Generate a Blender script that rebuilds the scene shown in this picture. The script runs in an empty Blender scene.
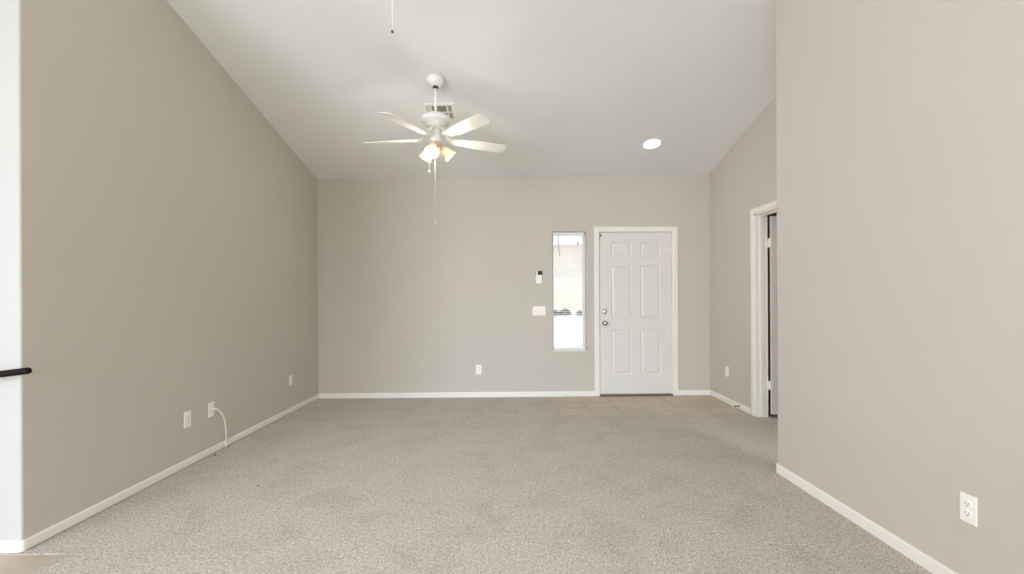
import bpy, bmesh, math, random
from mathutils import Vector, Matrix

C = bpy.context.scene.collection
SC = bpy.context.scene
PI = math.pi

# ------------------------------------------------------------------ camera
cam_data = bpy.data.cameras.new('camera')
cam = bpy.data.objects.new('camera', cam_data)
C.objects.link(cam)
SC.camera = cam
cam_data.sensor_fit = 'HORIZONTAL'
cam_data.sensor_width = 36.0
cam_data.lens = 470.0 / 1024.0 * 36.0
cam_data.shift_x = 2.7 / 1024.0
cam_data.shift_y = 12.5 / 1024.0
cam_data.clip_start = 0.05
cam_data.clip_end = 300
cam.location = (0, 0, 1.206)
ROLL = -0.005
cam.rotation_euler = (Matrix.Rotation(PI / 2, 3, 'X') @ Matrix.Rotation(ROLL, 3, 'Z')).to_euler()

# ------------------------------------------------------------------ world, sun, daylight through the windows, added fill lamps, exposure
world = bpy.data.worlds.new('sky')
SC.world = world
world.use_nodes = True
bg = world.node_tree.nodes['Background']
bg.inputs[0].default_value = (0.80, 0.90, 1.0, 1)
bg.inputs[1].default_value = 1.25

sun_d = bpy.data.lights.new('sun', 'SUN')
sun_d.energy = 2.9
sun_d.angle = math.radians(0.6)
sun_d.color = (1.0, 0.96, 0.9)
sun = bpy.data.objects.new('sun', sun_d)
C.objects.link(sun)
sun.rotation_euler = Vector((0.62, -0.22, 0.75)).to_track_quat('Z', 'Y').to_euler()


def area(name, loc, direction, sx, sy, power, color):
    d = bpy.data.lights.new(name, 'AREA')
    d.shape = 'RECTANGLE'
    d.size = sx
    d.size_y = sy
    d.energy = power
    d.color = color
    o = bpy.data.objects.new(name, d)
    C.objects.link(o)
    o.location = loc
    o.rotation_euler = Vector(direction).to_track_quat('-Z', 'Y').to_euler()
    return o


wl_ = area('daylight_rear_left', (-3.85, -2.93, 1.25), (.66, 1, 0), 1.9, 2.0, 57, (0.80, 0.90, 1.0))
wl_.data.spread = 1.4
wl_ = area('daylight_rear_slider', (-0.3, -2.93, 1.5), (-.05, 1, -.45), 2.4, 1.0, 33, (0.80, 0.90, 1.0))
wl_.data.spread = 1.0
area('daylight_side', (-6.0, -1.7, 1.35), (1, .25, 0), 2.2, 1.6, 60, (1.0, 0.90, 0.92))
area('floor_bounce_fill', (-0.8, -1.4, 0.4), (0, 0, 1), 3.0, 2.0, 88, (0.95, 0.98, 1.0))  # added uplight standing in for sunlight bounced off the rear floor
area('hall_fill', (2.15, 2.4, 2.4), (0, 0, -1), 0.3, 0.3, 18, (0.95, 0.96, 1.0))  # unseen fill lamp added to lift the far right wall

SC.view_settings.view_transform = 'Standard'
SC.view_settings.look = 'None'
SC.view_settings.gamma = 1
SC.view_settings.use_curve_mapping = False
SC.view_settings.exposure = 0.15
SC.cycles.use_denoising = True
SC.cycles.max_bounces = 10
SC.cycles.diffuse_bounces = 7
SC.cycles.sample_clamp_indirect = 6.0

# ------------------------------------------------------------------ materials


def lin(c):
    out = []
    for v in c:
        v = v / 255.0
        out.append(v / 12.92 if v <= 0.04045 else ((v + 0.055) / 1.055) ** 2.4)
    return (out[0], out[1], out[2], 1)


MATS = {}


def mat(name, rgb, rough=0.6, metal=0.0, var=0.03, vscale=6.0, bump=0.0, bscale=200.0, bdist=0.001, emit=None, estr=0.0, spec=0.5):
    m = bpy.data.materials.new(name)
    m.use_nodes = True
    nt = m.node_tree
    b = nt.nodes['Principled BSDF']
    b.inputs['Roughness'].default_value = rough
    b.inputs['Metallic'].default_value = metal
    b.inputs['Specular IOR Level'].default_value = spec
    col = lin(rgb)
    tc = nt.nodes.new('ShaderNodeTexCoord')
    if var > 0:
        n = nt.nodes.new('ShaderNodeTexNoise')
        n.inputs['Scale'].default_value = vscale
        n.inputs['Detail'].default_value = 3
        nt.links.new(tc.outputs['Object'], n.inputs['Vector'])
        r = nt.nodes.new('ShaderNodeValToRGB')
        r.color_ramp.elements[0].position = 0.3
        r.color_ramp.elements[1].position = 0.7
        r.color_ramp.elements[0].color = tuple(c * (1 - var) for c in col[:3]) + (1,)
        r.color_ramp.elements[1].color = tuple(min(1, c * (1 + var)) for c in col[:3]) + (1,)
        nt.links.new(n.outputs['Fac'], r.inputs['Fac'])
        nt.links.new(r.outputs['Color'], b.inputs['Base Color'])
    else:
        b.inputs['Base Color'].default_value = col
    if bump > 0:
        n2 = nt.nodes.new('ShaderNodeTexNoise')
        n2.inputs['Scale'].default_value = bscale
        n2.inputs['Detail'].default_value = 4
        nt.links.new(tc.outputs['Object'], n2.inputs['Vector'])
        bp = nt.nodes.new('ShaderNodeBump')
        bp.inputs['Strength'].default_value = bump
        bp.inputs['Distance'].default_value = bdist
        nt.links.new(n2.outputs['Fac'], bp.inputs['Height'])
        nt.links.new(bp.outputs['Normal'], b.inputs['Normal'])
    if emit:
        b.inputs['Emission Color'].default_value = lin(emit)
        b.inputs['Emission Strength'].default_value = estr
    MATS[name] = m
    return m


mat('taupe_paint', (203, 196.5, 186), 0.75, var=0.012, vscale=1.3, bump=0.25, bscale=60, bdist=0.002, spec=0.3)
mat('white_wall_paint', (191, 191, 188), 0.7, var=0.01, vscale=1.5, bump=0.2, bscale=60, bdist=0.002, spec=0.3)
mat('ceiling_paint', (234, 234, 231), 0.85, var=0.01, vscale=1.5, bump=0.25, bscale=90, bdist=0.002, spec=0.2)
mat('trim_white', (241, 238, 230), 0.4, var=0.01)
mat('door_white', (227, 225, 220), 0.45, var=0.01)
mat('interior_door_white', (226, 219, 208), 0.5, var=0.01)
mat('plate_white', (252, 249, 242), 0.35, var=0.0)
mat('plate_cream', (235, 231, 220), 0.35, var=0.0)
mat('slot_dark', (45, 42, 38), 0.6, var=0.0)
mat('fan_white', (240, 239, 232), 0.35, var=0.01)
mat('chain_metal', (226, 222, 212), 0.35, metal=0.2, var=0.0)
mat('chain_tip_dark', (92, 89, 84), 0.4, metal=0.5, var=0.0)
mat('fitter_brass', (226, 206, 168), 0.35, metal=0.2, var=0.0)
mat('chrome', (200, 198, 194), 0.15, metal=1.0, var=0.0)
mat('rail_dark', (20, 13, 8), 0.6, var=0.15, vscale=30, spec=0.15)
mat('black_plastic', (14, 14, 15), 0.25, var=0.0)
mat('vent_dark', (120, 112, 100), 0.8, var=0.05)
mat('slat_white', (246, 246, 246), 0.5, var=0.0)
mat('wand_grey', (95, 95, 92), 0.3, var=0.0)
mat('cable_cream', (246, 238, 224), 0.45, var=0.0)
mat('debris_dark', (62, 50, 38), 0.9, var=0.2, vscale=300)
mat('rubber_white', (235, 235, 232), 0.6, var=0.0)
mat('spring_metal', (96, 90, 80), 0.4, metal=0.7, var=0.0)
mat('threshold_metal', (120, 108, 92), 0.4, metal=0.6, var=0.1, vscale=40)
mat('stucco_cream', (236, 226, 208), 0.9, var=0.04, vscale=2, bump=0.4, bscale=40, bdist=0.01)
mat('stucco_pink', (214, 184, 166), 0.9, var=0.04, vscale=2)
mat('roof_tile', (212, 200, 192), 0.9, var=0.15, vscale=3)
mat('concrete_light', (226, 228, 232), 0.9, var=0.05, vscale=0.8, bump=0.2, bscale=30, bdist=0.003)
mat('leaf_grey_green', (112, 112, 96), 0.8, var=0.25, vscale=8)
mat('bark', (86, 72, 60), 0.9, var=0.2, vscale=12)
mat('glass_dark', (60, 70, 84), 0.1, var=0.0)


def carpet_mat():
    m = bpy.data.materials.new('carpet')
    m.use_nodes = True
    nt = m.node_tree
    b = nt.nodes['Principled BSDF']
    b.inputs['Roughness'].default_value = 1.0
    b.inputs['Specular IOR Level'].default_value = 0.05
    b.inputs['Sheen Weight'].default_value = 0.15
    tc = nt.nodes.new('ShaderNodeTexCoord')

    def noise(scale, detail, rough=0.5, dist=0.0):
        n = nt.nodes.new('ShaderNodeTexNoise')
        n.inputs['Scale'].default_value = scale
        n.inputs['Detail'].default_value = detail
        n.inputs['Roughness'].default_value = rough
        n.inputs['Distortion'].default_value = dist
        nt.links.new(tc.outputs['Object'], n.inputs['Vector'])
        return n
    fine = noise(230, 2, 0.75)
    mid = noise(95, 2, 0.7)
    coarse = noise(42, 3, 0.7)

    def mix(a, b_, f):
        n = nt.nodes.new('ShaderNodeMix')
        n.data_type = 'FLOAT'
        n.inputs[0].default_value = f
        nt.links.new(a, n.inputs[2])
        nt.links.new(b_, n.inputs[3])
        return n.outputs[0]
    grain = mix(mix(fine.outputs['Fac'], mid.outputs['Fac'], 0.32), coarse.outputs['Fac'], 0.14)
    r = nt.nodes.new('ShaderNodeValToRGB')
    e = r.color_ramp.elements
    e[0].position = 0.40
    e[0].color = lin((104, 95, 85))
    e[1].position = 0.60
    e[1].color = lin((234, 229, 220))
    k = r.color_ramp.elements.new(0.495)
    k.color = lin((191, 182, 171))
    nt.links.new(grain, r.inputs['Fac'])
    # slow drift between lighter, pressed areas and brushed, darker areas
    big = noise(3.2, 5, 0.65, 0.6)
    r2 = nt.nodes.new('ShaderNodeValToRGB')
    r2.color_ramp.elements[0].position = 0.36
    r2.color_ramp.elements[0].color = (0.90, 0.885, 0.865, 1)
    r2.color_ramp.elements[1].position = 0.52
    r2.color_ramp.elements[1].color = (1, 1, 1, 1)
    nt.links.new(big.outputs['Fac'], r2.inputs['Fac'])
    mx = nt.nodes.new('ShaderNodeMix')
    mx.data_type = 'RGBA'
    mx.blend_type = 'MULTIPLY'
    mx.inputs[0].default_value = 1.0
    nt.links.new(r.outputs['Color'], mx.inputs[6])
    nt.links.new(r2.outputs['Color'], mx.inputs[7])
    nt.links.new(mx.outputs[2], b.inputs['Base Color'])
    bp = nt.nodes.new('ShaderNodeBump')
    bp.inputs['Strength'].default_value = 0.5
    bp.inputs['Distance'].default_value = 0.006
    nt.links.new(grain, bp.inputs['Height'])
    nt.links.new(bp.outputs['Normal'], b.inputs['Normal'])
    MATS['carpet'] = m


carpet_mat()


def tile_mat(name, c1, c2, grout, x0, y0, step):
    m = bpy.data.materials.new(name)
    m.use_nodes = True
    nt = m.node_tree
    b = nt.nodes['Principled BSDF']
    b.inputs['Roughness'].default_value = 0.45
    tc = nt.nodes.new('ShaderNodeTexCoord')
    mp = nt.nodes.new('ShaderNodeMapping')
    mp.inputs['Location'].default_value = (-x0 + 40 * step, -y0 + 40 * step, 0)
    nt.links.new(tc.outputs['Object'], mp.inputs['Vector'])
    br = nt.nodes.new('ShaderNodeTexBrick')
    br.offset = 0.0
    br.squash = 1.0
    br.inputs['Scale'].default_value = 1.0
    br.inputs['Brick Width'].default_value = step
    br.inputs['Row Height'].default_value = step
    br.inputs['Mortar Size'].default_value = 0.004
    br.inputs['Mortar Smooth'].default_value = 0.2
    br.inputs['Color1'].default_value = lin(c1)
    br.inputs['Color2'].default_value = lin(c2)
    br.inputs['Mortar'].default_value = lin(grout)
    nt.links.new(mp.outputs['Vector'], br.inputs['Vector'])
    n = nt.nodes.new('ShaderNodeTexNoise')
    n.inputs['Scale'].default_value = 9
    n.inputs['Detail'].default_value = 5
    nt.links.new(tc.outputs['Object'], n.inputs['Vector'])
    r = nt.nodes.new('ShaderNodeValToRGB')
    r.color_ramp.elements[0].position = 0.3
    r.color_ramp.elements[0].color = (0.86, 0.84, 0.8, 1)
    r.color_ramp.elements[1].position = 0.7
    r.color_ramp.elements[1].color = (1, 1, 1, 1)
    nt.links.new(n.outputs['Fac'], r.inputs['Fac'])
    mx = nt.nodes.new('ShaderNodeMix')
    mx.data_type = 'RGBA'
    mx.blend_type = 'MULTIPLY'
    mx.inputs[0].default_value = 1.0
    nt.links.new(br.outputs['Color'], mx.inputs[6])
    nt.links.new(r.outputs['Color'], mx.inputs[7])
    nt.links.new(mx.outputs[2], b.inputs['Base Color'])
    bp = nt.nodes.new('ShaderNodeBump')
    bp.inputs['Strength'].default_value = 0.4
    bp.inputs['Distance'].default_value = 0.002
    bp.invert = True
    nt.links.new(br.outputs['Fac'], bp.inputs['Height'])
    nt.links.new(bp.outputs['Normal'], b.inputs['Normal'])
    MATS[name] = m


tile_mat('entry_tile', (202, 189, 170), (196, 182, 162), (150, 140, 126), 0.535, 4.905, 0.325)
tile_mat('alcove_tile', (196, 184, 168), (192, 178, 162), (206, 198, 184), -2.13, 2.262, 0.325)


def glass_mat():
    m = bpy.data.materials.new('window_glass')
    m.use_nodes = True
    nt = m.node_tree
    for n in list(nt.nodes):
        nt.nodes.remove(n)
    out = nt.nodes.new('ShaderNodeOutputMaterial')
    tr = nt.nodes.new('ShaderNodeBsdfTransparent')
    gl = nt.nodes.new('ShaderNodeBsdfGlossy')
    gl.inputs['Roughness'].default_value = 0.02
    fr = nt.nodes.new('ShaderNodeFresnel')
    fr.inputs['IOR'].default_value = 1.3
    mx = nt.nodes.new('ShaderNodeMixShader')
    nt.links.new(fr.outputs[0], mx.inputs[0])
    nt.links.new(tr.outputs[0], mx.inputs[1])
    nt.links.new(gl.outputs[0], mx.inputs[2])
    nt.links.new(mx.outputs[0], out.inputs[0])
    MATS['window_glass'] = m


glass_mat()


def shade_glass():
    # frosted bell glass: translucent plus diffuse
    m = bpy.data.materials.new('frosted_glass')
    m.use_nodes = True
    nt = m.node_tree
    for n in list(nt.nodes):
        nt.nodes.remove(n)
    out = nt.nodes.new('ShaderNodeOutputMaterial')
    tl = nt.nodes.new('ShaderNodeBsdfTranslucent')
    tl.inputs['Color'].default_value = (0.80, 0.72, 0.57, 1)
    df = nt.nodes.new('ShaderNodeBsdfPrincipled')
    df.inputs['Base Color'].default_value = (0.92, 0.88, 0.78, 1)
    df.inputs['Roughness'].default_value = 0.25
    mx = nt.nodes.new('ShaderNodeMixShader')
    mx.inputs[0].default_value = 0.55
    nt.links.new(tl.outputs[0], mx.inputs[1])
    nt.links.new(df.outputs[0], mx.inputs[2])
    nt.links.new(mx.outputs[0], out.inputs[0])
    MATS['frosted_glass'] = m


shade_glass()
mat('bulb_glow', (255, 240, 214), 0.4, var=0, emit=(255, 226, 176), estr=3.5)
mat('bulb_off', (240, 236, 226), 0.4, var=0)
mat('downlight_glow', (255, 255, 255), 0.5, var=0, emit=(255, 252, 246), estr=12.0)

# ------------------------------------------------------------------ mesh helpers


def box(bm, x0, x1, y0, y1, z0, z1, bevel=0.0, seg=2):
    vs = [bm.verts.new((x, y, z)) for x in (x0, x1) for y in (y0, y1) for z in (z0, z1)]
    idx = [(0, 1, 3, 2), (4, 6, 7, 5), (0, 4, 5, 1), (2, 3, 7, 6), (0, 2, 6, 4), (1, 5, 7, 3)]
    fs = [bm.faces.new([vs[i] for i in f]) for f in idx]
    bmesh.ops.recalc_face_normals(bm, faces=fs)
    if bevel > 0:
        es = list({e for f in fs for e in f.edges})
        bmesh.ops.bevel(bm, geom=es, offset=bevel, segments=seg, profile=0.5, affect='EDGES')


def prism(bm, poly, z0, z1):
    n = len(poly)
    lo = [bm.verts.new((p[0], p[1], z0)) for p in poly]
    hi = [bm.verts.new((p[0], p[1], z1)) for p in poly]
    fs = [bm.faces.new(lo[::-1]), bm.faces.new(hi)]
    for i in range(n):
        fs.append(bm.faces.new((lo[i], lo[(i + 1) % n], hi[(i + 1) % n], hi[i])))
    bmesh.ops.recalc_face_normals(bm, faces=fs)


def lathe(bm, prof, seg=32, M=None):
    """prof: list of (r, z); revolved about local z; r=0 ends close it."""
    rings = []
    for r, z in prof:
        if r < 1e-6:
            rings.append([bm.verts.new((0, 0, z))])
        else:
            rings.append([bm.verts.new((r * math.cos(2 * PI * k / seg), r * math.sin(2 * PI * k / seg), z)) for k in range(seg)])
    fs = []
    for a, b in zip(rings, rings[1:]):
        for k in range(seg):
            k2 = (k + 1) % seg
            if len(a) == 1 and len(b) == 1:
                continue
            if len(a) == 1:
                fs.append(bm.faces.new((a[0], b[k], b[k2])))
            elif len(b) == 1:
                fs.append(bm.faces.new((a[k], b[0], a[k2])))
            else:
                fs.append(bm.faces.new((a[k], b[k], b[k2], a[k2])))
    bmesh.ops.recalc_face_normals(bm, faces=fs)
    for f in fs:
        f.smooth = True
    if M is not None:
        bmesh.ops.transform(bm, matrix=M, verts=[v for rg in rings for v in rg])


def tube(bm, pts, rad, seg=8):
    pts = [Vector(p) for p in pts]
    rings = []
    ref = None
    for i, p in enumerate(pts):
        if i == 0:
            t = pts[1] - pts[0]
        elif i == len(pts) - 1:
            t = pts[-1] - pts[-2]
        else:
            t = pts[i + 1] - pts[i - 1]
        t.normalize()
        if ref is None:
            ref = Vector((0, 0, 1)) if abs(t.z) < 0.9 else Vector((1, 0, 0))
        u = t.cross(ref)
        if u.length < 1e-5:
            u = t.cross(Vector((0, 1, 0)))
        u.normalize()
        w = t.cross(u).normalized()
        ref = -w if (-w).dot(ref) > w.dot(ref) else w
        r = rad[i] if isinstance(rad, (list, tuple)) else rad
        rings.append([bm.verts.new(p + r * (math.cos(2 * PI * k / seg) * u + math.sin(2 * PI * k / seg) * ref)) for k in range(seg)])
    fs = []
    for a, b in zip(rings, rings[1:]):
        best = min(range(seg), key=lambda s: (a[0].co - b[s].co).length)
        for k in range(seg):
            fs.append(bm.faces.new((a[k], a[(k + 1) % seg], b[(k + 1 + best) % seg], b[(k + best) % seg])))
    for f in fs:
        f.smooth = True
    fs.append(bm.faces.new(rings[0]))
    fs.append(bm.faces.new(rings[-1][::-1]))
    bmesh.ops.recalc_face_normals(bm, faces=fs)


def cyl(bm, a, b, r, seg=16):
    tube(bm, [a, b], r, seg)


def obj(name, bm, m, parent=None, mats=None):
    me = bpy.data.meshes.new(name)
    bm.to_mesh(me)
    bm.free()
    for mm in (mats or [m]):
        me.materials.append(MATS[mm])
    o = bpy.data.objects.new(name, me)
    C.objects.link(o)
    if parent is not None:
        o.parent = parent
    return o


def tag(o, label, cat, group=None):
    o['label'] = label
    o['category'] = cat
    if group:
        o['group'] = group
    return o


def struct(o, label=None):
    o['kind'] = 'structure'
    if label:
        o['label'] = label
    return o


def thing(name, label, cat, loc, rotz=0.0, group=None):
    o = bpy.data.objects.new(name, None)
    o.empty_display_size = 0.1
    C.objects.link(o)
    o.location = loc
    o.rotation_euler = (0, 0, rotz)
    tag(o, label, cat, group)
    return o


def copy_tree(o, parent=None):
    c = o.copy()
    C.objects.link(c)
    c.parent = parent
    for ch in list(o.children):
        copy_tree(ch, c)
    return c


def B():
    return bmesh.new()


# ------------------------------------------------------------------ room dimensions
XL = -2.355          # left wall face
XN = 1.853           # near right wall face
XR = 2.506           # far right wall face
YW = 2.265           # white wall face (looks at the camera)
YN = 3.268           # end of the near right wall
YREAR = -3.0
XALC = -6.1
TH = math.atan(0.0189)
YB0 = 5.827          # back wall face at X = 0


def yb(x):
    return YB0 + 0.0189 * x


def zc(x, y):        # vaulted ceiling
    yy = y if y > 0.9 else 1.8 - y
    return 4.087 + 0.019 * x - 0.234 * yy


WTOP = 4.35


def arc(cx, cy, r, a0, a1, n=7):
    return [(cx + r * math.cos(math.radians(a0 + (a1 - a0) * i / n)), cy + r * math.sin(math.radians(a0 + (a1 - a0) * i / n))) for i in range(n + 1)]


# ------------------------------------------------------------------ floors
XC = -2.13          # carpet edge beside the alcove tile
bm = B()
carpet_poly = [(XC, YREAR - .1), (5.0, YREAR - .1), (5.0, 4.905), (0.535, 4.905), (0.535, 6.1), (-2.6, 6.1), (-2.6, 2.25), (XC, 2.25)]
prism(bm, carpet_poly, -0.1, 0.0)
struct(obj('floor', bm, 'carpet'), 'speckled beige carpet')
bm = B()
box(bm, 0.535, 5.0, 4.905, 6.1, -0.1, -0.004)
struct(obj('floor_entry', bm, 'entry_tile'), 'beige square tiles in front of the front door')
bm = B()
box(bm, XALC - .2, XC, YREAR - .1, 2.25, -0.1, -0.004)
struct(obj('floor_alcove', bm, 'alcove_tile'), 'tan tile at the foot of the white wall')

# ------------------------------------------------------------------ ceiling (sloping slab with a ridge behind the top of the frame)
bm = B()
T = 0.12
xs = (XALC - .2, 5.0)
ys = (6.2, 0.9, YREAR - .2)
vs = {}
for x in xs:
    for y in ys:
        for d in (0, T):
            vs[(x, y, d)] = bm.verts.new((x, y, zc(x, y) + d))
for i in (0, 1):
    a, b_ = ys[i], ys[i + 1]
    bm.faces.new((vs[(xs[0], a, 0)], vs[(xs[1], a, 0)], vs[(xs[1], b_, 0)], vs[(xs[0], b_, 0)]))
    bm.faces.new((vs[(xs[0], a, T)], vs[(xs[1], a, T)], vs[(xs[1], b_, T)], vs[(xs[0], b_, T)]))
    for x in xs:
        bm.faces.new((vs[(x, a, 0)], vs[(x, a, T)], vs[(x, b_, T)], vs[(x, b_, 0)]))
for y in (ys[0], ys[2]):
    bm.faces.new((vs[(xs[0], y, 0)], vs[(xs[0], y, T)], vs[(xs[1], y, T)], vs[(xs[1], y, 0)]))
bmesh.ops.recalc_face_normals(bm, faces=bm.faces[:])
struct(obj('ceiling', bm, 'ceiling_paint'), 'white vaulted ceiling sloping down to the back wall')

# ------------------------------------------------------------------ walls
# left wall with rounded outside corner; its end face carries the white paint of the alcove
r = 0.010
bm = B()
poly = [(XL, 6.0)] + [(XL, YW + r)] + arc(XL - r, YW + r, r, 0, -90)[1:] + [(XL - .12, YW), (XL - .12, 6.0)]
prism(bm, poly, -0.05, WTOP)
for f in bm.faces:
    if f.normal.y < -0.75:
        f.material_index = 1
struct(obj('wall_left', bm, None, mats=['taupe_paint', 'white_wall_paint']), 'long taupe wall on the left')
bm = B()
box(bm, XALC - .1, XL - .12, YW, YW + .12, -0.05, WTOP)
struct(obj('wall_alcove', bm, 'white_wall_paint'), 'bright white wall at the left edge')
bm = B()
# alcove outer wall with its window opening
box(bm, XALC - .1, XALC, YREAR, -2.8, -0.05, WTOP)
box(bm, XALC - .1, XALC, -.6, YW, -0.05, WTOP)
box(bm, XALC - .1, XALC, -2.8, -.6, -0.05, 0.55)
box(bm, XALC - .1, XALC, -2.8, -.6, 2.15, WTOP)
struct(obj('wall_alcove_outer', bm, 'taupe_paint'))
# rear wall with window and sliding door openings
bm = B()
box(bm, XALC - .1, -4.85, YREAR - .12, YREAR, -0.05, WTOP)
box(bm, -4.85, -2.85, YREAR - .12, YREAR, -0.05, 0.2)
box(bm, -4.85, -2.85, YREAR - .12, YREAR, 2.3, WTOP)
box(bm, -2.85, -1.55, YREAR - .12, YREAR, -0.05, WTOP)
box(bm, -1.55, 0.95, YREAR - .12, YREAR, 2.05, WTOP)
box(bm, 0.95, XN + .12, YREAR - .12, YREAR, -0.05, WTOP)
struct(obj('wall_rear', bm, 'taupe_paint'))
# near right wall
r = 0.022
bm = B()
poly = [(XN, YREAR)] + [(XN, YN - r)] + arc(XN + r, YN - r, r, 180, 90)[1:] + [(XN + .12 - r, YN)] + arc(XN + .12 - r, YN - r, r, 90, 0)[1:] + [(XN + .12, YREAR)]
prism(bm, poly, -0.05, WTOP)
struct(obj('wall_right_near', bm, 'taupe_paint'), 'taupe wall nearest on the right')
# far right wall, with the opening of door_2
DY1, DY0 = 4.795, 3.98       # far and near side of the opening
DZ = 2.065
bm = B()
box(bm, XR, XR + .12, DY1, 6.1, -0.05, WTOP)
box(bm, XR, XR + .12, 1.6, DY0, -0.05, WTOP)
box(bm, XR, XR + .12, DY0, DY1, DZ, WTOP)
struct(obj('wall_right_far', bm, 'taupe_paint'), 'taupe wall with the side doorway')
bm = B()
box(bm, XN + .12, XR, 1.5, 1.6, -0.05, WTOP)
struct(obj('wall_hall', bm, 'taupe_paint'))
# the unlit room behind door_2
bm = B()
box(bm, 4.4, 4.5, 3.0, 5.7, -0.05, 2.5)
box(bm, XR + .12, 4.4, 3.0, 3.1, -0.05, 2.5)
box(bm, XR + .12, 4.4, 5.6, 5.7, -0.05, 2.5)
box(bm, XR + .12, 4.4, 3.1, 5.6, 2.44, 2.5)
struct(obj('wall_side_room', bm, 'taupe_paint'))

# back wall: built in its own frame (x along the wall, -y into the room)
WX0, WX1, WZ0, WZ1 = 0.533, 0.962, 0.557, 2.046      # sidelight opening
FX0, FX1, FZ1 = 1.112, 2.045, 2.052                  # front door rough opening


def on_back(o, x, z=0.0):
    """place an object at distance x along the back wall"""
    o.location = (x, yb(x), z)
    o.rotation_euler = (0, 0, TH)
    return o


bm = B()
WT = 0.16
xsplits = [(-2.6, WX0, [(-.05, WTOP)]), (WX0, WX1, [(-.05, WZ0), (WZ1, WTOP)]), (WX1, FX0, [(-.05, WTOP)]),
           (FX0, FX1, [(FZ1, WTOP)]), (FX1, 2.75, [(-.05, WTOP)])]
for x0, x1, zz in xsplits:
    for z0, z1 in zz:
        box(bm, x0, x1, 0, WT, z0, z1)
bmesh.ops.remove_doubles(bm, verts=bm.verts[:], dist=1e-5)
o = obj('wall_back', bm, 'taupe_paint')
o.location = (0, YB0, 0)
o.rotation_euler = (0, 0, TH)
struct(o, 'taupe back wall with the front door and narrow window')

# ------------------------------------------------------------------ baseboards
BH, BT = 0.062, 0.011


def board_profile_prism(bm, x0, x1):
    """baseboard along local x, face towards -y, rounded top"""
    prof = [(0, 0), (-BT, 0), (-BT, BH - .012), (-BT + .002, BH - .004), (-BT + .006, BH), (0, BH)]
    a = [bm.verts.new((x0, p[0], p[1])) for p in prof]
    b_ = [bm.verts.new((x1, p[0], p[1])) for p in prof]
    fs = [bm.faces.new(a), bm.faces.new(b_[::-1])]
    for i in range(len(prof)):
        j = (i + 1) % len(prof)
        fs.append(bm.faces.new((a[i], b_[i], b_[j], a[j])))
    bmesh.ops.recalc_face_normals(bm, faces=fs)


def baseboard(name, loc, rotz, spans, z0=0.0, zs=1.0):
    bm = B()
    for a, b_ in spans:
        board_profile_prism(bm, a, b_)
    for v in bm.verts:
        v.co.z = z0 + (BH * zs - z0) * v.co.z / BH
    o = obj(name, bm, 'trim_white')
    o.location = loc
    o.rotation_euler = (0, 0, rotz)
    return struct(o)


baseboard('baseboard_left', (XL, 0, 0), PI / 2, [(YW + .008, yb(XL) - .001)], .006, .90)
baseboard('baseboard_back', (0, YB0, 0), TH, [(XL + BT, 1.055), (2.102, XR - BT)])
baseboard('baseboard_right_far', (XR, 0, 0), -PI / 2, [(-yb(XR) + .002, -4.895), (-3.955, -1.6)])
baseboard('baseboard_alcove', (0, YW, 0), 0, [(XALC, XL - .008)], .002, .92)
baseboard('baseboard_rear', (0, YREAR, 0), PI, [(-XN, -.95), (1.55, -XALC)])
# near right: runs round the rounded end
bm = B()
path = [(XN, YREAR)] + [(XN, YN - r)] + arc(XN + r, YN - r, r, 180, 90)[1:] + [(XN + .12 - r, YN)] + arc(XN + .12 - r, YN - r, r, 90, 0)[1:] + [(XN + .12, 1.6)]
off = [(XN - BT, YREAR)] + [(XN - BT, YN - r)] + arc(XN + r, YN - r, r + BT, 180, 90)[1:] + [(XN + .12 - r, YN + BT)] + arc(XN + .12 - r, YN - r, r + BT, 90, 0)[1:] + [(XN + .12 + BT, 1.6)]
off2 = [(a[0] + (b_[0] - a[0]) * .55, a[1] + (b_[1] - a[1]) * .55) for a, b_ in zip(path, off)]
ringset = []
for pts, z in ((off, 0.0), (off, BH - .01), (off2, BH), (path, BH)):
    ringset.append([bm.verts.new((p[0], p[1], z)) for p in pts])
for a, b_ in zip(ringset, ringset[1:]):
    for i in range(len(a) - 1):
        bm.faces.new((a[i], a[i + 1], b_[i + 1], b_[i]))
lowp = [bm.verts.new((p[0], p[1], 0)) for p in path]
for i in range(len(lowp) - 1):
    bm.faces.new((lowp[i], lowp[i + 1], ringset[0][i + 1], ringset[0][i]))
bmesh.ops.recalc_face_normals(bm, faces=bm.faces[:])
struct(obj('baseboard_right_near', bm, 'trim_white'))

# the corner block where the left baseboard meets the alcove baseboard
bm = B()
r = 0.010
cx, cy = XL - r, YW + r
pi_ = arc(cx, cy, r, 0, -90)
po_ = arc(cx, cy, r + BT, 0, -90)
poly = pi_ + po_[::-1]
prism(bm, poly, .004, BH * .91)
struct(obj('baseboard_corner', bm, 'trim_white'))

# ------------------------------------------------------------------ window_1: sidelight
win = thing('window_1', 'narrow tall window beside the front door', 'window', (0, 0, 0))
del win['category']
win['kind'] = 'structure'
on_back(win, WX0)
W = WX1 - WX0
bm = B()
fd0, fd1 = 0.095, 0.15
for (a, b_, c_, d_) in ((0, .028, WZ0, WZ1), (W - .028, W, WZ0, WZ1)):
    box(bm, a, b_, fd0, fd1, c_, d_, 0.003)
for (c_, d_) in ((WZ0, WZ0 + .03), (WZ1 - .03, WZ1)):
    box(bm, .028, W - .028, fd0, fd1, c_, d_, 0.003)
obj('window_frame', bm, 'trim_white', win)
bm = B()
box(bm, .028, W - .028, .12, .126, WZ0 + .03, WZ1 - .03)
obj('glass_pane', bm, 'window_glass', win)
bm = B()
box(bm, .001, W - .001, -.006, fd0, WZ0, WZ0 + .012, 0.003)
obj('window_sill', bm, 'trim_white', win)

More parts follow.
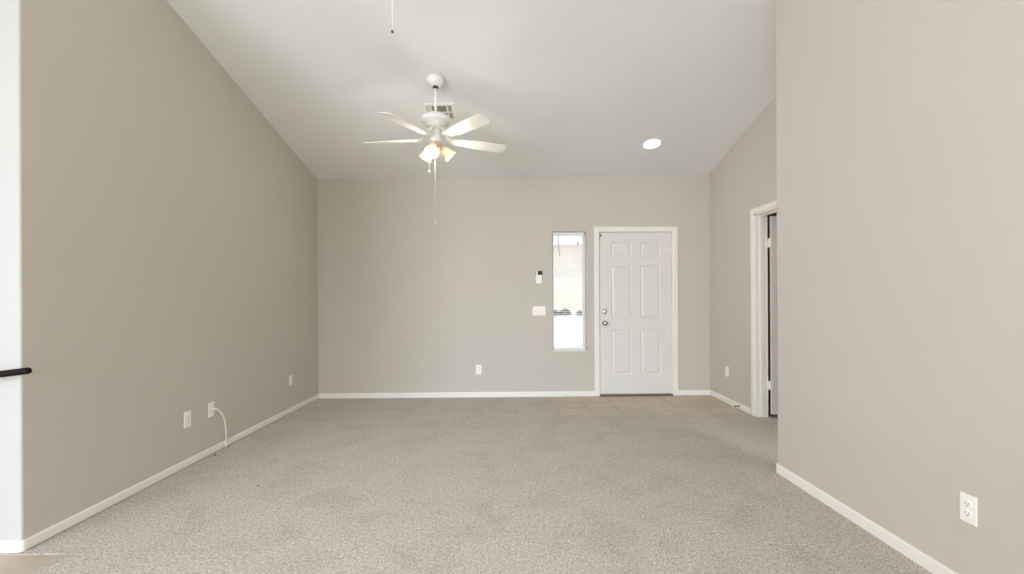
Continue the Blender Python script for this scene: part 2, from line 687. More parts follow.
# mini blind hanging in the recess
bl = thing('mini_blind', 'white mini blind with open slats and a crooked bottom rail in the narrow window', 'window blind', (0, 0, 0))
on_back(bl, WX0)
BX0, BX1 = .012, W - .03
bm = B()
box(bm, BX0, BX1, .025, .055, WZ1 - .034, WZ1 - .006, 0.002)
obj('headrail', bm, 'slat_white', bl)
bm = B()
zt, zb = WZ1 - .05, WZ0 + .055
n = 64
for i in range(n):
    t = i / (n - 1)
    z = zt + (zb - zt) * t
    # the lowest slats bunch up on the right where the bottom rail hangs crooked
    dzl = -0.012 * max(0, (t - .9) / .1)
    dzr = 0.020 * max(0, (t - .9) / .1)
    tilt = .003
    prof = [(.028, -tilt), (.034, .0015 - tilt * .3), (.040, .002), (.046, .0015 + tilt * .3), (.052, tilt)]
    va = [bm.verts.new((BX0 + .003, p[0], z + dzl + p[1])) for p in prof]
    vb = [bm.verts.new((BX1 - .003, p[0], z + dzr + p[1])) for p in prof]
    va2 = [bm.verts.new((BX0 + .003, p[0], z + dzl + p[1] - .0006)) for p in prof]
    vb2 = [bm.verts.new((BX1 - .003, p[0], z + dzr + p[1] - .0006)) for p in prof]
    for k in range(4):
        bm.faces.new((va[k], va[k + 1], vb[k + 1], vb[k]))
        bm.faces.new((va2[k], vb2[k], vb2[k + 1], va2[k + 1]))
    bm.faces.new((va[0], vb[0], vb2[0], va2[0]))
    bm.faces.new((va[4], va2[4], vb2[4], vb[4]))
bmesh.ops.recalc_face_normals(bm, faces=bm.faces[:])
obj('slats', bm, 'slat_white', bl)
bm = B()
for (xa, za, xb, zb2) in ((BX0, WZ0 + .020, BX1, WZ0 + .062),):
    p = [(.028, -.006), (.052, -.006), (.052, .006), (.028, .006)]
    va = [bm.verts.new((xa, q[0], za + q[1])) for q in p]
    vb = [bm.verts.new((xb, q[0], zb2 + q[1])) for q in p]
    bm.faces.new(va)
    bm.faces.new(vb[::-1])
    for k in range(4):
        bm.faces.new((va[k], vb[k], vb[(k + 1) % 4], va[(k + 1) % 4]))
bmesh.ops.recalc_face_normals(bm, faces=bm.faces[:])
obj('bottom_rail', bm, 'slat_white', bl)
for x in (BX0 + .06, BX1 - .06):
    bm = B()
    cyl(bm, (x, .026, WZ1 - .03), (x, .026, WZ0 + .04), .0008, 6)
    obj('ladder_cord', bm, 'slat_white', bl)
bm = B()
tube(bm, [(.075, .018, WZ1 - .03), (.078, .014, WZ1 - .05), (.082, .010, WZ1 - .17), (.098, .009, WZ1 - .30)], .0035, 8)
obj('tilt_wand', bm, 'wand_grey', bl)
bm = B()
cyl(bm, (W - .105, .016, WZ1 - .03), (W - .105, .012, WZ1 - .13), .001, 6)
lift = obj('lift_cord', bm, 'slat_white', bl)
bm = B()
lathe(bm, [(0, 0), (.004, 0), (.008, -.03), (.006, -.036), (0, -.036)], 10, Matrix.Translation((W - .105, .012, WZ1 - .125)))
obj('cord_tassel', bm, 'wand_grey', lift)

# ------------------------------------------------------------------ door_1: front door
d1 = thing('door_1', 'white six-panel front door', 'door', (0, 0, 0))
del d1['category']
d1['kind'] = 'structure'
on_back(d1, 0)
o = d1
CX0, CX1, CZ = 1.056, 2.102, 2.105
CW = 0.060


def casing(bm, x0, x1, ztop, cw, thick=.016):
    box(bm, x0, x0 + cw, -thick, 0.0, 0, ztop, .004)
    box(bm, x1 - cw, x1, -thick, 0.0, 0, ztop, .004)
    box(bm, x0 + cw - .002, x1 - cw + .002, -thick + .0005, 0.0, ztop - cw, ztop - .0005, .004)


bm = B()
casing(bm, CX0, CX1, CZ, CW)
obj('door_casing', bm, 'trim_white', d1)
bm = B()
box(bm, FX0, FX0 + .012, -.001, .14, 0, FZ1)
box(bm, FX1 - .012, FX1, -.001, .14, 0, FZ1)
box(bm, FX0, FX1, -.001, .14, FZ1 - .012, FZ1)
obj('door_jamb', bm, 'trim_white', d1)
# slab with six raised panels
SX0, SX1, SZ0, SZ1 = FX0 + .016, FX1 - .016, 0.022, FZ1 - .017
SD = 0.012


def panel_slab(bm, x0, x1, z0, z1, yf, thick, panels):
    """front face at y=yf (towards -y) with recessed mouldings and raised fields"""
    xs_ = sorted({x0, x1} | {p[0] for p in panels} | {p[1] for p in panels})
    zs_ = sorted({z0, z1} | {p[2] for p in panels} | {p[3] for p in panels})
    for i in range(len(xs_) - 1):
        for j in range(len(zs_) - 1):
            cxm, czm = (xs_[i] + xs_[i + 1]) / 2, (zs_[j] + zs_[j + 1]) / 2
            if any(p[0] < cxm < p[1] and p[2] < czm < p[3] for p in panels):
                continue
            vs_ = [bm.verts.new((a, yf, b2)) for a, b2 in ((xs_[i], zs_[j]), (xs_[i + 1], zs_[j]), (xs_[i + 1], zs_[j + 1]), (xs_[i], zs_[j + 1]))]
            bm.faces.new(vs_)
    for (a0, a1, c0, c1) in panels:
        steps = [(0, 0), (.010, .009), (.018, .009), (.034, .002), (.036, .002)]
        prev = None
        for ins, dep in steps:
            ring = [bm.verts.new((a, yf + dep, c)) for a, c in ((a0 + ins, c0 + ins), (a1 - ins, c0 + ins), (a1 - ins, c1 - ins), (a0 + ins, c1 - ins))]
            if prev:
                for k in range(4):
                    bm.faces.new((prev[k], prev[(k + 1) % 4], ring[(k + 1) % 4], ring[k]))
            prev = ring
        bm.faces.new(prev)
    # sides and back
    q = [(x0, z0), (x1, z0), (x1, z1), (x0, z1)]
    fr_ = [bm.verts.new((a, yf, c)) for a, c in q]
    bk = [bm.verts.new((a, yf + thick, c)) for a, c in q]
    for k in range(4):
        bm.faces.new((fr_[k], fr_[(k + 1) % 4], bk[(k + 1) % 4], bk[k]))
    bm.faces.new(bk)
    bmesh.ops.remove_doubles(bm, verts=bm.verts[:], dist=1e-5)
    bmesh.ops.recalc_face_normals(bm, faces=bm.faces[:])


bm = B()
pn = []
for a0, a1 in ((1.272, 1.528), (1.637, 1.893)):
    for c0, c1 in ((.262, .822), (.972, 1.622), (1.728, 1.914)):
        pn.append((a0, a1, c0, c1))
panel_slab(bm, SX0, SX1, SZ0, SZ1, SD, .044, pn)
slab = obj('door_panel', bm, 'door_white', d1)
RX = Matrix.Rotation(PI / 2, 4, 'X')      # lathe axis +z -> -y


def on_door(x, z, y=SD):
    return Matrix.Translation((x, y, z)) @ RX


bm = B()
lathe(bm, [(0, 0), (.033, 0), (.033, .006), (.012, .012), (.011, .03), (.020, .036), (.027, .046), (.028, .058), (.022, .068), (0, .071)], 24, on_door(1.188, .905))
obj('door_knob', bm, 'chrome', slab)['label'] = 'round chrome knob'
bm = B()
lathe(bm, [(0, 0), (.031, 0), (.031, .007), (.024, .012), (0, .012)], 24, on_door(1.188, 1.05))
box(bm, 1.188 - .004, 1.188 + .004, SD - .028, SD - .011, 1.035, 1.065, .002)
obj('deadbolt', bm, 'chrome', slab)['label'] = 'chrome deadbolt turn'
for z in (1.80, 1.02, .24):
    bm = B()
    cyl(bm, (SX1 + .006, SD - .008, z - .045), (SX1 + .006, SD - .008, z + .045), .006, 10)
    box(bm, SX1 - .004, SX1 + .016, SD - .006, SD + .002, z - .043, z + .043)
    obj('hinge', bm, 'trim_white', d1)
bm = B()
box(bm, FX0 + .012, FX1 - .012, -.02, .10, -.006, .014, .003)
obj('threshold', bm, 'threshold_metal', d1)
bm = B()
box(bm, CX0 + .035, CX0 + .054, -.030, -.016, 1.955, 2.02, .002)
obj('alarm_contact', bm, 'plate_white', d1)
bm = B()
box(bm, SX0 + .004, SX0 + .020, SD - .010, SD, 1.985, 2.010, .002)
obj('contact_magnet', bm, 'chain_tip_dark', slab)

# ------------------------------------------------------------------ door_2: doorway in the far right wall (x along +Y reversed: local x = -Y)
d2 = thing('door_2', 'white side door standing open into a dark room', 'door', (XR, 0, 0), -PI / 2)
del d2['category']
d2['kind'] = 'structure'
bm = B()
casing(bm, -(DY1 + .058), -(DY0 - .058), 2.121, .058)
obj('door_casing', bm, 'trim_white', d2)
bm = B()
box(bm, -DY1, -DY1 + .018, -.001, .121, 0, DZ)
box(bm, -DY0 - .018, -DY0, -.001, .121, 0, DZ)
box(bm, -DY1, -DY0, -.001, .121, DZ - .018, DZ)
obj('door_jamb', bm, 'trim_white', d2)
bm = B()
box(bm, -DY1 + .018, -DY1 + .030, .040, .080, 0, DZ - .018, .002)
box(bm, -DY0 - .030, -DY0 - .018, .040, .080, 0, DZ - .018, .002)
box(bm, -DY1 + .030, -DY0 - .030, .040, .080, DZ - .030, DZ - .018, .002)
obj('door_stop_strip', bm, 'trim_white', d2)
# open leaf: extends into the side room from the far jamb
LY = DY1 - .060            # world Y of the face seen from the room
bm = B()
lx0, lx1 = .140, .140 + .76
pn = []
for a0, a1 in ((lx0 + .11, lx0 + .34), (lx0 + .43, lx0 + .65)):
    for c0, c1 in ((.22, .78), (.93, 1.58), (1.68, 1.87)):
        pn.append((a0, a1, c0, c1))
panel_slab(bm, lx0, lx1, .034, 2.035, 0, .035, pn)
leaf = obj('door_panel', bm, 'interior_door_white', d2)
# leaf local x -> world +X ; in d2 frame (rot -90) local y = world +X
leaf.location = (-LY, 0, 0)
leaf.rotation_euler = (0, 0, PI / 2)
bm = B()
lathe(bm, [(0, 0), (.032, 0), (.032, .006), (.012, .012), (.011, .03), (.024, .042), (.027, .055), (.02, .066), (0, .068)], 20, Matrix.Translation((lx1 - .07, 0, .92)) @ RX)
obj('door_knob', bm, 'chrome', leaf)
for z in (1.765, .322):
    bm = B()
    # leaf plate on the jamb and knuckle in the gap
    box(bm, -DY1 + .016, -DY1 + .021, .085, .121, z - .045, z + .045)
    cyl(bm, (-DY1 + .024, .129, z - .045), (-DY1 + .024, .129, z + .045), .0075, 12)
    box(bm, -DY1 + .024, -LY + .002, .124, .141, z - .045, z + .045)
    obj('hinge', bm, 'trim_white', d2)

# ------------------------------------------------------------------ electrical plates


def plate_base(name, label, cat, loc, rotz, w, h, m, group=None):
    t = thing(name, label, cat, loc, rotz, group)
    bm = B()
    box(bm, -w / 2, w / 2, -.006, 0, -h / 2, h / 2, .0025)
    obj('cover_plate', bm, m, t)
    return t


def screw(t, x, z, m='plate_white'):
    bm = B()
    lathe(bm, [(0, 0), (.0035, 0), (.003, .0012), (0, .0015)], 10, Matrix.Translation((x, -.006, z)) @ RX)
    obj('screw', bm, m, t)


def duplex(label, loc, rotz, w, h, m):
    t = plate_base('wall_outlet', label, 'outlet', loc, rotz, w, h, m)
    for s in (-1, 1):
        bm = B()
        n_ = 20
        pts = []
        for k in range(n_):
            a = 2 * PI * k / n_
            pts.append((max(-.0165, min(.0165, .019 * math.cos(a))), .0145 * math.sin(a)))
        lo = [bm.verts.new((p[0], -.0055, p[1] + s * .0195)) for p in pts]
        hi = [bm.verts.new((p[0] * .96, -.0082, p[1] * .96 + s * .0195)) for p in pts]
        bm.faces.new(hi)
        for k in range(n_):
            bm.faces.new((lo[k], lo[(k + 1) % n_], hi[(k + 1) % n_], hi[k]))
        bmesh.ops.recalc_face_normals(bm, faces=bm.faces[:])
        rc = obj('receptacle', bm, m, t)
        bm = B()
        z = s * .0195
        box(bm, -.0075, -.0055, -.0087, -.008, z - .001, z + .008)
        box(bm, .0055, .0075, -.0087, -.008, z - .001, z + .007)
        lathe(bm, [(0, 0), (.0026, 0), (.0026, .0005), (0, .0005)], 10, Matrix.Translation((0, -.0081, z - .0075)) @ RX)
        obj('socket_slots', bm, 'slot_dark', rc)
    screw(t, 0, 0)
    return t


LEFT, RIGHT = PI / 2, -PI / 2
duplex('white duplex outlet on the left wall, nearest the camera', (XL, 3.429, .343), LEFT, .074, .118, 'plate_white')
duplex('white duplex outlet low in the middle of the back wall', (-.383, yb(-.383), .340), TH, .070, .116, 'plate_white')
duplex('white duplex outlet low on the near right wall', (XN, 1.898, .352), RIGHT, .070, .116, 'plate_white')

t = plate_base('cable_outlet', 'white cable wall plate with a cream cable coming out of it', 'cable outlet', (XL, 3.702, .350), LEFT, .068, .114, 'plate_white')
bm = B()
lathe(bm, [(0, 0), (.009, 0), (.009, .004), (.005, .005), (.005, .012), (0, .012)], 12, Matrix.Translation((0, -.006, .005)) @ RX)
obj('coax_jack', bm, 'chain_metal', t)
screw(t, 0, .045)
screw(t, 0, -.045)
# the cable: leaves the jack, bends right and drops behind the carpet edge
bm = B()
pts = [(XL + .018, 3.702, .355), (XL + .034, 3.715, .352), (XL + .042, 3.748, .328), (XL + .044, 3.785, .285), (XL + .040, 3.815, .235), (XL + .034, 3.835, .185), (XL + .028, 3.852, .135), (XL + .020, 3.866, .085), (XL + .0165, 3.872, .06), (XL + .0165, 3.874, .004)]
# smooth
sm = []
for i in range(len(pts) - 1):
    p0 = Vector(pts[max(0, i - 1)]); p1 = Vector(pts[i]); p2 = Vector(pts[i + 1]); p3 = Vector(pts[min(len(pts) - 1, i + 2)])
    for k in range(5):
        u = k / 5
        sm.append(.5 * ((2 * p1) + (p2 - p0) * u + (2 * p0 - 5 * p1 + 4 * p2 - p3) * u * u + (-p0 + 3 * p1 - 3 * p2 + p3) * u ** 3))
sm.append(Vector(pts[-1]))
tube(bm, sm, .0062, 8)
tag(obj('coaxial_cable', bm, 'cable_cream'), 'cream cable drooping from the left wall plate down to the baseboard', 'cable')

t = plate_base('blank_wall_plate', 'small white wall plate low on the left wall near the back corner', 'wall plate', (XL, 5.047, .350), LEFT, .066, .110, 'plate_white')
screw(t, 0, .03)
screw(t, 0, -.03)
t = plate_base('blank_wall_plate', 'white wall plate between the front door corner and the side doorway', 'wall plate', (XR, 5.415, .365), RIGHT, .072, .116, 'plate_white')
screw(t, 0, .03)
screw(t, 0, -.03)

t = plate_base('light_switch', 'white triple light switch plate left of the narrow window', 'light switch', (.3685, yb(.3685), 1.062), TH, .163, .116, 'plate_white')
for i in (-1, 0, 1):
    bm = B()
    box(bm, i * .046 - .0055, i * .046 + .0055, -.0068, -.005, -.012, .012)
    fr_ = obj('switch_slot', bm, 'plate_cream', t)
    bm = B()
    M_ = Matrix.Translation((i * .046, -.007, 0)) @ Matrix.Rotation(math.radians(28), 4, 'X')
    b2 = B()
    box(bm, -.0045, .0045, -.013, 0, -.005, .005, .0012)
    bmesh.ops.transform(bm, matrix=M_, verts=bm.verts[:])
    b2.free()
    obj('toggle', bm, 'plate_cream', fr_)
    screw(t, i * .046, .030)
    screw(t, i * .046, -.030)

# wall controller above the switches
t = thing('thermostat', 'small white wall controller with a black screen on top, above the light switches', 'thermostat', (.370, yb(.370), 1.48), TH)
bm = B()
box(bm, -.038, .038, -.020, 0, -.078, .076, .004)
cs = obj('controller_body', bm, 'plate_white', t)
bm = B()
box(bm, -.019, .038, -.0225, -.017, .028, .077, .001)
obj('display', bm, 'black_plastic', cs)['label'] = 'glossy black display'
for (x, z) in ((-.012, 0), (.012, 0), (-.012, -.028), (.012, -.028)):
    bm = B()
    box(bm, x - .007, x + .007, -.0215, -.019, z - .006, z + .006, .001)
    obj('button', bm, 'plate_cream', cs)
bm = B()
box(bm, -.044, -.037, -.012, 0, .030, .078, .001)
obj('side_clip', bm, 'wand_grey', cs)

# ------------------------------------------------------------------ spring door stop on the far right baseboard
t = thing('door_stop', 'small spring door stop with a white tip on the right-hand baseboard', 'door stop', (XR - BT, 5.105, .036), RIGHT)
bm = B()
lathe(bm, [(0, 0), (.010, 0), (.010, .003), (.006, .007), (0, .007)], 14, RX)
obj('mount', bm, 'spring_metal', t)
bm = B()
hp = []
for k in range(97):
    a = k / 8 * 2 * PI
    y_ = -.006 - .055 * k / 96
    hp.append((.0052 * math.cos(a), y_, .0052 * math.sin(a) - .006 * (k / 96) ** 2))
tube(bm, hp, .0014, 5)
obj('spring', bm, 'spring_metal', t)
bm = B()
lathe(bm, [(0, 0), (.0085, 0), (.009, .006), (.0085, .016), (0, .018)], 14, Matrix.Translation((0, -.060, -.006)) @ RX)
obj('rubber_tip', bm, 'rubber_white', t)

# ------------------------------------------------------------------ dark handrail in front of the white wall
t = thing('handrail', 'dark brown rounded handrail at the left edge, in front of the white wall', 'handrail', (-2.190, 2.15, .891))
bm = B()
RR = .0155
sl = math.radians(6.3)
pts, rad = [], []
for k in range(7):
    a = k / 6 * PI / 2
    d = RR * (1 - math.sin(a))
    pts.append((-RR + RR * math.sin(PI / 2 - a), 0, 0))
    rad.append(max(.0006, RR * math.sin(a)))
for L_ in (.2, .5, .9, 1.4):
    pts.append((-L_, 0, -L_ * math.tan(sl)))
    rad.append(RR)
tube(bm, pts, rad, 20)
obj('rail_bar', bm, 'rail_dark', t)
for L_ in (.45, 1.2):
    bm = B()
    zz = -L_ * math.tan(sl)
    tube(bm, [(-L_, 0, zz - .012), (-L_, .01, zz - .045), (-L_, .05, zz - .06), (-L_, .111, zz - .06)], .006, 10)
    lathe(bm, [(0, 0), (.028, 0), (.026, .005), (0, .006)], 20, Matrix.Translation((-L_, .115, zz - .06)) @ RX)
    obj('bracket', bm, 'spring_metal', t)

# ------------------------------------------------------------------ carpet debris
for i, (x, y, s, lab) in enumerate(((-2.330, 3.885, .008, 'dark crumb on the carpet below the cable'),
                                    (-2.303, 3.670, .008, 'dark crumb on the carpet a little nearer than the cable'),
                                    (-1.642, 3.06, .006, 'tiny dark crumb out on the open carpet'))):
    bm = B()
    bmesh.ops.create_icosphere(bm, subdivisions=2, radius=s)
    rnd = random.Random(i)
    for v in bm.verts:
        v.co *= rnd.uniform(.75, 1.2)
        v.co.z *= .6
    o = obj('carpet_crumb', bm, 'debris_dark')
    o.location = (x, y, s * .35)
    tag(o, lab, 'crumb', 'dark crumbs on the carpet')

# ------------------------------------------------------------------ ceiling tilt frame
CN = Vector((-.019, .234, 1)).normalized()      # up normal of the front ceiling slope


def ceil_matrix(x, y):
    zx = Vector((1, 0, .019)).normalized()
    zy = CN.cross(zx).normalized()
    return Matrix(((zx.x, zy.x, CN.x, x), (zx.y, zy.y, CN.y, y), (zx.z, zy.z, CN.z, zc(x, y)), (0, 0, 0, 1)))


# recessed downlight
t = thing('recessed_light', 'round lit recessed ceiling light to the right of the fan', 'ceiling light', (0, 0, 0))
t.matrix_world = ceil_matrix(1.578, 5.165)
bm = B()
lathe(bm, [(.087, .002), (.104, .001), (.105, -.003), (.100, -.006), (.088, -.004), (.087, .002)], 40)
obj('trim_ring', bm, 'trim_white', t)
bm = B()
lathe(bm, [(0, -.0035), (.070, -.0035), (.0875, -.002), (.0875, .001), (0, .001)], 40)
obj('light_lens', bm, 'downlight_glow', t)

# ceiling air register
t = thing('air_vent', 'white square ceiling air vent behind the fan downrod', 'air vent', (0, 0, 0))
t.matrix_world = ceil_matrix(-.648, 4.53)
cells = []
cols = ((-.130, -.088), (-.078, .060), (.070, .108))
rows = ((-.105, -.010), (.005, .100))
for a in cols:
    for c_ in rows:
        cells.append((a[0], a[1], c_[0], c_[1]))
bm = B()
xs_ = sorted({-.142, .142} | {v for c_ in cells for v in c_[:2]})
ys_ = sorted({-.135, .135} | {v for c_ in cells for v in c_[2:]})
for i in range(len(xs_) - 1):
    for j in range(len(ys_) - 1):
        xm, ym = (xs_[i] + xs_[i + 1]) / 2, (ys_[j] + ys_[j + 1]) / 2
        if any(c_[0] < xm < c_[1] and c_[2] < ym < c_[3] for c_ in cells):
            continue
        box(bm, xs_[i], xs_[i + 1], ys_[j], ys_[j + 1], -.007, 0)
bmesh.ops.remove_doubles(bm, verts=bm.verts[:], dist=1e-5)
obj('vent_frame', bm, 'ceiling_paint', t)
bm = B()
box(bm, -.14, .14, -.12, .12, -.0015, -.0005)
obj('duct_shade_sheet', bm, 'vent_dark', t)  # flat dark sheet, colour stands in for the shade inside the duct
bm = B()
for (a, b_, c_, d_) in cells:
    k = a + .006
    lean = -.007 if a < -.1 else (.004 if a > .05 else 0)
    while k < b_ - .002:
        p = [(k, -.0065), (k + .001, -.0065), (k + .001 - lean, -.0016), (k - lean, -.0016)]
        va = [bm.verts.new((q[0], c_, q[1])) for q in p]
        vb = [bm.verts.new((q[0], d_, q[1])) for q in p]
        bm.faces.new(va)
        bm.faces.new(vb[::-1])
        for i in range(4):
            bm.faces.new((va[i], vb[i], vb[(i + 1) % 4], va[(i + 1) % 4]))
        k += .011
bmesh.ops.recalc_face_normals(bm, faces=bm.faces[:])
obj('louvers', bm, 'trim_white', t)

# ------------------------------------------------------------------ ceiling fan


def ceiling_fan(x, y, zb_, phase, label, drop, lit, chains, group=None):
    """zb_: height of the blades"""
    t = thing('ceiling_fan', label, 'ceiling fan', (x, y, zb_), 0, group)
    top = zc(x, y) - zb_
    # canopy, tilted ball mount against the slope
    bm = B()
    prof = [(0, -.066), (.018, -.066), (.030, -.064), (.052, -.056), (.068, -.040), (.077, -.018), (.078, .0), (0, .0)]
    M = Matrix.Translation((0, 0, top - .004)) @ Matrix.Rotation(math.atan(-.234) * .98, 4, 'X')
    lathe(bm, prof, 36, M)
    can = obj('canopy', bm, 'fan_white', t)
    bm = B()
    lathe(bm, [(.014, top - .084), (.022, top - .080), (.024, top - .066), (.014, top - .062)], 20)
    obj('canopy_collar', bm, 'slot_dark', can)
    bm = B()
    cyl(bm, (0, 0, .20), (0, 0, top - .06), .0125, 18)
    obj('downrod', bm, 'fan_white', t)
    bm = B()
    lathe(bm, [(0, .240), (.018, .240), (.024, .226), (.050, .221), (.085, .210), (.115, .192), (.132, .170), (.135, .160), (.132, .150), (.116, .138), (.092, .130), (.086, .112), (.072, .102), (.050, .098), (.050, .070), (0, .070)], 48)
    obj('motor_housing', bm, 'fan_white', t)
    bm = B()
    lathe(bm, [(0, .096), (.047, .096), (.047, .066), (.046, .060), (.046, .000), (.050, -.006), (.050, -.018), (.034, -.030), (0, -.030)], 36)
    sh = obj('switch_housing', bm, 'fan_white', t)
    # blades
    for k in range(5):
        a = math.radians(phase - 72 * k)
        R = Matrix.Rotation(a, 4, 'Z')
        # blade iron
        bm = B()
        P = Matrix.Translation((.0, 0, .0)) @ Matrix.Rotation(math.radians(-12), 4, 'X')
        pts = [(.040, 0, .098), (.078, 0, .084), (.100, 0, .030), (.130, 0, .004), (.18, 0, -.004)]
        prevq = None
        wd = (.012, .013, .014, .022, .040)
        for p, w in zip(pts, wd):
            q = [bm.verts.new((p[0], -w, p[2])), bm.verts.new((p[0], w, p[2])), bm.verts.new((p[0], w, p[2] - .006)), bm.verts.new((p[0], -w, p[2] - .006))]
            if prevq:
                for m_ in range(4):
                    bm.faces.new((prevq[m_], prevq[(m_ + 1) % 4], q[(m_ + 1) % 4], q[m_]))
            else:
                bm.faces.new(q)
            prevq = q
        bm.faces.new(prevq[::-1])
        # round pad under the blade
        lathe(bm, [(0, -.011), (.040, -.011), (.044, -.007), (.044, -.003), (0, -.003)], 20, Matrix.Translation((.190, 0, 0)))
        bmesh.ops.recalc_face_normals(bm, faces=bm.faces[:])
        bmesh.ops.transform(bm, matrix=R @ P, verts=bm.verts[:])
        iron = obj('blade_iron', bm, 'fan_white', t)
        # blade
        bm = B()
        out = []
        r0, r1 = .118, .66
        def hw(u):
            w = .034 + .034 * min(1, u / .55) ** .9
            return w
        n_ = 14
        ptsr = []
        for i in range(n_ + 1):
            u = i / n_
            ptsr.append((r0 + (r1 - .05 - r0) * u, hw(u)))
        tip = [(r1 - .05 + .05 * math.sin(b_), .068 * (math.cos(b_) ** .55 if math.cos(b_) > 1e-6 else 0)) for b_ in [PI / 2 * i / 8 for i in range(1, 9)]]
        side = ptsr + tip
        outline = [(r0 + .0, -.030)] + [(p[0], -p[1]) for p in side[1:]] + [(p[0], p[1]) for p in side[1:][::-1][1:]] + [(r0, .030)]
        prism(bm, outline, -.003, .003)
        bmesh.ops.transform(bm, matrix=R @ P, verts=bm.verts[:])
        bl_ = obj('fan_blade', bm, 'fan_white', t)
    # light kit: fitter, three arms and bell shades
    bm = B()
    lathe(bm, [(0, -.028), (.036, -.028), (.044, -.040), (.040, -.062), (.022, -.074), (0, -.078)], 30)
    obj('light_fitter', bm, 'fitter_brass', t)
    for az, tiltdeg in ((-98, 40), (22, 46), (142, 46)):
        a = math.radians(az)
        R = Matrix.Rotation(a, 4, 'Z')
        tl = math.radians(tiltdeg)
        # local frame: lathe axis z points outward-down
        M = R @ Matrix.Translation((.036, 0, -.046)) @ Matrix.Rotation(PI - tl, 4, 'Y')
        bm = B()
        lathe(bm, [(0, .0), (.012, .0), (.012, .018), (.022, .024), (.023, .040), (0, .040)], 20, M)
        arm = obj('lamp_socket', bm, 'fitter_brass', t)
        bm = B()
        outer = [(.024, .030), (.027, .045), (.033, .062), (.040, .085), (.048, .110), (.058, .132), (.063, .140)]
        inner = [(r_ - .003, z_) for r_, z_ in outer[::-1]]
        lathe(bm, outer + inner + [outer[0]], 30, M)
        obj('lamp_shade', bm, 'frosted_glass', t)
        bm = B()
        lathe(bm, [(0, .040), (.012, .040), (.014, .052), (.022, .072), (.026, .090), (.022, .106), (.010, .116), (0, .118)], 20, M)
        obj('light_bulb', bm, 'bulb_glow' if lit else 'bulb_off', arm)
        if lit:
            ld = bpy.data.lights.new('bulb_light', 'POINT')
            ld.energy = 2.6
            ld.color = (1.0, .92, .80)
            ld.shadow_soft_size = .03
            lo = bpy.data.objects.new('bulb_light', ld)
            C.objects.link(lo)
            lo.parent = t
            lo.location = M @ Vector((0, 0, .20))
    for (cx_, cy_, z0_, z1_, tipm) in chains:
        bm = B()
        small = tipm == 'chain_tip_dark'
        cyl(bm, (cx_, cy_, z0_), (cx_, cy_, z1_), .0011 if small else .0018, 6)
        zz = z0_
        ch = obj('pull_chain', bm, 'slat_white' if small else 'chain_metal', t)
        bm = B()
        if small:
            lathe(bm, [(0, z1_ + .004), (.004, z1_ + .002), (.0065, z1_ - .004), (.004, z1_ - .010), (0, z1_ - .012)], 12, Matrix.Translation((cx_, cy_, 0)))
        else:
            lathe(bm, [(0, z1_ + .004), (.003, z1_ + .002), (.007, z1_ - .012), (.007, z1_ - .020), (.004, z1_ - .026), (0, z1_ - .027)], 12, Matrix.Translation((cx_, cy_, 0)))
        obj('chain_pull', bm, tipm, ch)
    return t


FZ = 2.600
ceiling_fan(-.630, 4.075, FZ, 26.0, 'white five-blade ceiling fan with three lit bell shades', .3, True,
            [(.0, -.052, -.02, 1.885 - FZ, 'chain_metal'), (-.052, -.035, -.02, 2.325 - FZ, 'chain_metal')])
F2X, F2Y = -.492, 2.0
F2Z = zc(F2X, F2Y) - (zc(-.630, 4.075) - FZ)
ceiling_fan(F2X, F2Y, F2Z, 8.0, 'second ceiling fan overhead, only its dark-tipped pull chain hanging into view', .3, False,
            [(.0, -.0, -.07, 2.352 - F2Z, 'chain_tip_dark')])

# ------------------------------------------------------------------ rear openings: frames
for nm, x0, x1, z0, z1, mul in (('window_2', -4.85, -2.85, .2, 2.3, 1), ('window_3', -1.55, .95, 0.0, 2.05, 1)):
    bm = B()
    w = .045
    box(bm, x0, x0 + w, YREAR - .09, YREAR - .04, z0, z1)
    box(bm, x1 - w, x1, YREAR - .09, YREAR - .04, z0, z1)
    box(bm, x0 + w, x1 - w, YREAR - .09, YREAR - .04, z0, z0 + w)
    box(bm, x0 + w, x1 - w, YREAR - .09, YREAR - .04, z1 - w, z1)
    xm = (x0 + x1) / 2
    box(bm, xm - w / 2, xm + w / 2, YREAR - .09, YREAR - .04, z0 + w, z1 - w)
    struct(obj(nm, bm, 'trim_white'))
bm = B()
w = .045
box(bm, XALC - .08, XALC - .03, -2.8, -2.8 + w, .55, 2.15)
box(bm, XALC - .08, XALC - .03, -.6 - w, -.6, .55, 2.15)
box(bm, XALC - .08, XALC - .03, -1.7 - w / 2, -1.7 + w / 2, .55 + w, 2.15 - w)
box(bm, XALC - .08, XALC - .03, -2.8 + w, -.6 - w, .55, .55 + w)
box(bm, XALC - .08, XALC - .03, -2.8 + w, -.6 - w, 2.15 - w, 2.15)
struct(obj('window_4', bm, 'trim_white'))

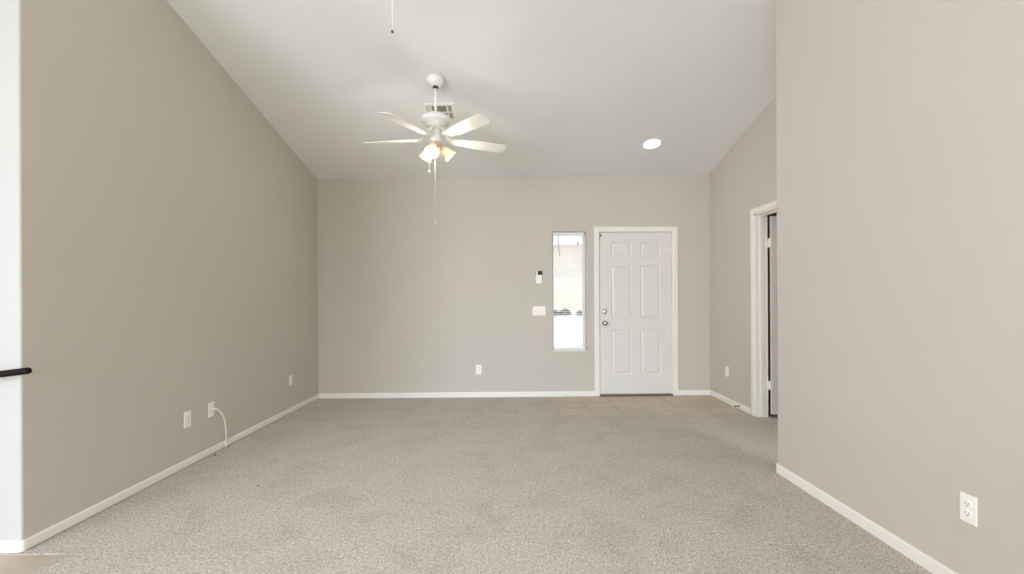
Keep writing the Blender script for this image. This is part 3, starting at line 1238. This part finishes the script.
# ------------------------------------------------------------------ outdoors, seen through the sidelight
bm = B()
box(bm, -60, 60, 6.12, 90, -.35, -.15)
struct(obj('ground_front', bm, 'concrete_light'), 'sunlit pale driveway and street')
bm = B()
box(bm, -60, 60, -60, -3.2, -.35, -.15)
struct(obj('ground_rear', bm, 'concrete_light'))
h = thing('house', 'pale stucco house across the street, seen through the narrow window', 'house', (4, 41, -.15))
bm = B()
box(bm, -9, 9, 0, 9, 0, 6.0)
wl = obj('house_wall', bm, 'stucco_cream', h)
bm = B()
poly_ = [(-9.8, -.8, 6.0), (9.8, -.8, 6.0), (9.8, 9.8, 6.0), (-9.8, 9.8, 6.0), (-5, 4.5, 8.2), (5, 4.5, 8.2)]
v_ = [bm.verts.new(p) for p in poly_]
for f in ((0, 1, 5, 4), (1, 2, 5), (2, 3, 4, 5), (3, 0, 4), (3, 2, 1, 0)):
    bm.faces.new([v_[i] for i in f])
bmesh.ops.recalc_face_normals(bm, faces=bm.faces[:])
obj('house_roof', bm, 'roof_tile', h)
for x in (-2.2, 2.6):
    bm = B()
    box(bm, x, x + 1.5, -.08, 0.02, 3.4, 4.7)
    obj('house_window', bm, 'glass_dark', wl)
rnd = random.Random(5)
for i, (x, y, s) in enumerate(((3.7, 37.5, .42), (4.55, 38.2, .5), (5.6, 37.2, .38), (6.5, 38, .45), (7.6, 38, .5))):
    sh_ = thing('shrub', ('low grey-green shrub in front of the house across the street'), 'shrub', (x, y, -.15), 0, 'shrubs across the street')
    bm = B()
    for k in range(140):
        a = rnd.uniform(0, 2 * PI); e = rnd.uniform(0, PI / 2); rr = s * rnd.uniform(.6, 1.0)
        c0 = Vector((rr * math.cos(a) * math.cos(e), rr * math.sin(a) * math.cos(e), .2 * s + rr * math.sin(e)))
        bmesh.ops.create_icosphere(bm, subdivisions=1, radius=s * rnd.uniform(.1, .2), matrix=Matrix.Translation(c0) @ Matrix.Diagonal((1, 1, .6, 1)))
    obj('foliage', bm, 'leaf_grey_green', sh_)
    bm = B()
    cyl(bm, (0, 0, 0), (0, 0, s * .8), s * .1, 8)
    obj('stem', bm, 'bark', sh_)
